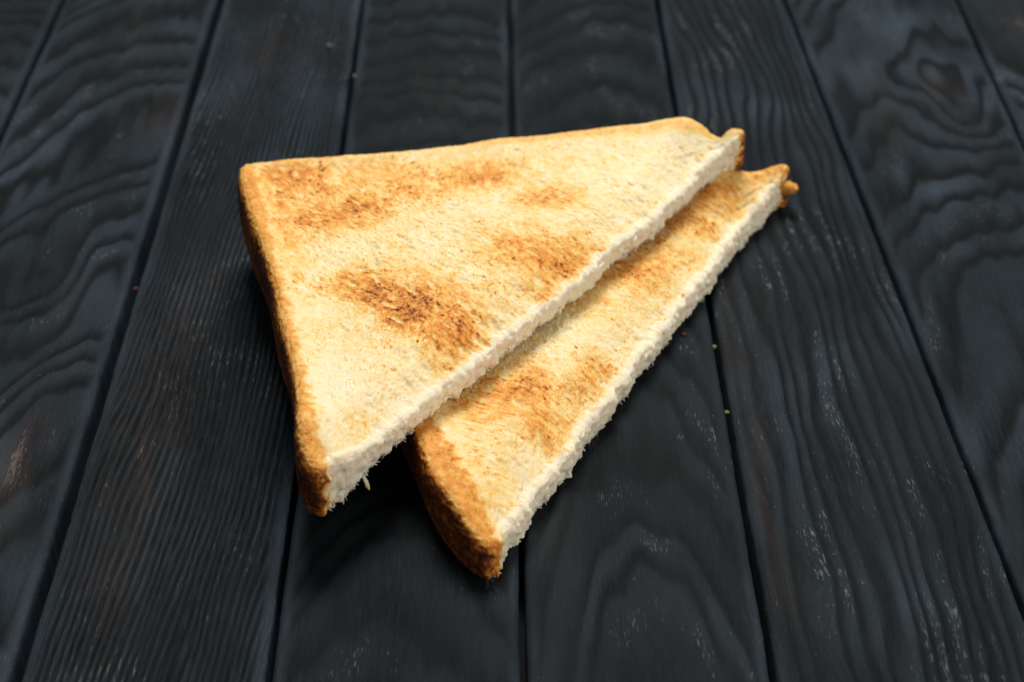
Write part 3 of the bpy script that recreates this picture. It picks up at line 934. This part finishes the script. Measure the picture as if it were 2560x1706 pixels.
upper = dict(
    seed=7, step=0.25, rows=46, rings=215, band=6, base_z=8.6, floor=None,
    A=(-58.0, 36.0), B=(50.5, 54.0), C=(-34.5, -70.5), centre=(-17.0, 8.0),
    outline=[(-57.6, 33.0, 1), (-55.6, 22, 1), (-52.6, 10, 1), (-47.6, -7.0, 1), (-43.4, -26.2, 1), (-39.2, -45.0, 1), (-37.6, -55, 1), (-37.0, -62.0, 1), (-36.2, -66.4, 1), (-34.8, -69.4, 1), (-33.0, -70.8, 0.9), (-31.2, -70.8, 0.5),
             (-29.4, -69.4, 0.1), (-26.4, -66.4, 0), (-22.0, -59.4, 0), (-17.8, -52.0, 0), (-12.0, -42.2, 0), (-5.0, -32.6, 0), (2.0, -22.0, 0), (9.8, -10.6, 0), (22.2, 9.4, 0), (31.6, 23.0, 0), (40.0, 38.4, 0), (47.0, 47.6, 0),
             (49.8, 50.6, 0.2), (51.0, 53.0, 1), (50.6, 54.6, 1), (48.8, 54.4, 1), (47.0, 53.6, 1), (45.4, 52.6, 1), (43.4, 53.2, 1), (41.0, 54.6, 1), (36.0, 55.8, 1), (28, 54.2, 1), (16.1, 51.0, 1), (-1.7, 46.8, 1), (-15.2, 43.4, 1), (-27.2, 40.8, 1), (-39.3, 38.8, 1), (-50, 37.2, 1), (-55.6, 36.0, 1)],
    zh=16.9, zi=21.0, zb=11.7, droop=3.2, rim=1.7, tipdrop=0.0, liftB=2.3, liftC=2.4, round=2.3, undercut=1.3, flow=-0.82,
    pits=[(-22.1, 4.8), (-20.0, 0.7), (-28.9, -7.1), (-18.9, -15.4), (-17.7, -27.7), (-21.4, -25.5), (-20.5, -37.3), (-10.8, -37.3), (-6.8, -37.3), (-8.7, -31.8), (-15.2, -13.2), (-7.6, -14.6), (-32.3, 20.7), (-13.9, -5.5), (-3.0, -23.4), (-25.5, -11.5), (-23, -20.5), (-13.5, -22), (-11.5, -27), (-5.5, -28.5), (-1, -33), (-14, -33.5), (-27, -21), (-30.5, -12.5), (-9, -20)], npits=105, npores=800,
    patches=[(-27, -16, 8, 6, -0.8, 0.46), (-19, -22, 9, 5.5, -0.85, 0.52), (-9, -31, 13, 6, -0.85, 0.37), (-13.6, -14.6, 12, 6, -0.8, 0.22),
             (-38, 12.5, 8, 5, 0.2, 0.36), (-30, 17, 8, 4.5, 0.4, 0.38), (-22, 24, 8, 3.5, 0.3, 0.26), (-48, 30, 5, 3, 0.1, 0.16), (-6, 31, 9, 4, 0.15, 0.16),
             (7.4, 22.4, 7, 4.5, 0.2, 0.32), (4, -2, 11, 8, -0.7, 0.30), (15, 2, 10, 6, 0.6, 0.30), (9, -11, 8, 6, 0.8, 0.24), (-24, -58, 3, 4, 0.3, 0.20), (-45, 5, 4, 14, 0.2, 0.22)],
    gold=[(-50, 28, 18, 13, 0.1, 0.24), (-30, 32, 30, 9, 0.12, 0.16), (-5, 34, 18, 7, 0.15, 0.13), (-18, -22, 22, 13, -0.85, 0.10), (8, 0, 18, 14, -0.6, 0.10), (-32, 16, 14, 8, 0.3, 0.08), (-46, -5, 5, 30, 0.2, 0.08), (34, 36, 20, 14, 0.8, -0.05), (-28, -50, 8, 14, 0.2, -0.06), (-18, 2, 8, 6, 0.2, -0.06)],
    base=0.15, specks=[(-9.9, -0.3), (-28.4, -15.2), (-24.8, -19.6), (-16.3, -18.1), (-17.2, -33.1), (0.3, -3.0), (38.4, 31.8), (24.1, 6.9)], nspecks=130,
    shA=lambda x, y: 4.6 + 1.0 * noise(x * 0.1, y * 0.1, 5), shoulder=0.56, wrinkle=1.0, fringe=1.0, sidedark=0.14, fibres=650, strands=[((-27.4, -60.2, 13.8), (-24.6, -63.2, 9.6), 0.40)], zbumps=[(49.2, 52.6, 1.7, 2.5)],
)
lo = build_toast(lower)
lo['label'] = 'lower toasted bread triangle lying flat on the table under the other'
lo['category'] = 'toast'
lo['group'] = 'toast triangles'
up = build_toast(upper)
up['label'] = 'upper toasted bread triangle resting on top, with dark grill marks'
up['category'] = 'toast'
up['group'] = 'toast triangles'


# ------------------------------------------------------------------ loose crumbs on the planks
M_CRUMB_Y = simple_material('pale_crumb', (0.16, 0.14, 0.05), (0.26, 0.22, 0.09), 1500)
M_CRUMB_R = simple_material('toasted_brown_crumb', (0.10, 0.030, 0.012), (0.18, 0.06, 0.02), 1500)
M_CRUMB_W = simple_material('white_crumb', (0.10, 0.10, 0.09), (0.18, 0.17, 0.15), 1500)


def loose_crumb(x, y, z, r, mat, label, seed):
    rr = random.Random(seed)
    # lumpy icosphere
    import bmesh
    bm = bmesh.new()
    bmesh.ops.create_icosphere(bm, subdivisions=2, radius=r)
    ph = [rr.uniform(0, 6) for _ in range(6)]
    for v in bm.verts:
        d = v.co.normalized()
        k = 1 + 0.28 * math.sin(d.x * 4 + ph[0]) * math.cos(d.y * 3.5 + ph[1]) + 0.2 * math.sin(d.z * 6 + ph[2] + d.x * 3) + rr.uniform(-0.12, 0.12)
        v.co = Vector((d.x * k * 1.25, d.y * k, d.z * k * 0.8)) * r
    zmin = min(v.co.z for v in bm.verts)
    for v in bm.verts: v.co.z -= zmin
    me = bpy.data.meshes.new('bread_crumb')
    bm.to_mesh(me); bm.free()
    o = link('bread_crumb', me, mat)
    o.location = (x * MM, y * MM, z * MM)
    o.rotation_euler.z = rr.uniform(0, 6)
    o['label'] = label; o['category'] = 'crumb'; o['group'] = 'loose crumbs on the planks'


for (x_, y_, z_, r_, m_, l_) in [
    (40.9, -0.8, -1.2, 0.40 * MM, M_CRUMB_Y, 'tiny yellow crumb caught in the plank seam right of the lower toast, farther one'),
    (41.2, -24.1, -1.2, 0.36 * MM, M_CRUMB_Y, 'tiny yellow crumb caught in the plank seam right of the lower toast, nearer one'),
    (34.9, 2.2, 0.05, 0.35 * MM, M_CRUMB_R, 'tiny reddish brown crumb on the plank against the lower toast cut edge'),
    (-79.6, 22.3, -1.4, 0.4 * MM, M_CRUMB_R, 'small brown crumb in the wide seam left of the toasts'),
    (-40.2, 127.4, -0.9, 0.55 * MM, M_CRUMB_W, 'pale crumb in the seam behind the upper toast'),
    (-48.1, 144.1, 0.1, 0.55 * MM, M_CRUMB_W, 'pale crumb on the plank farthest behind the upper toast'),
]:
    loose_crumb(x_, y_, z_, r_, m_, l_, int(abs(x_ * 7 + y_ * 13)))
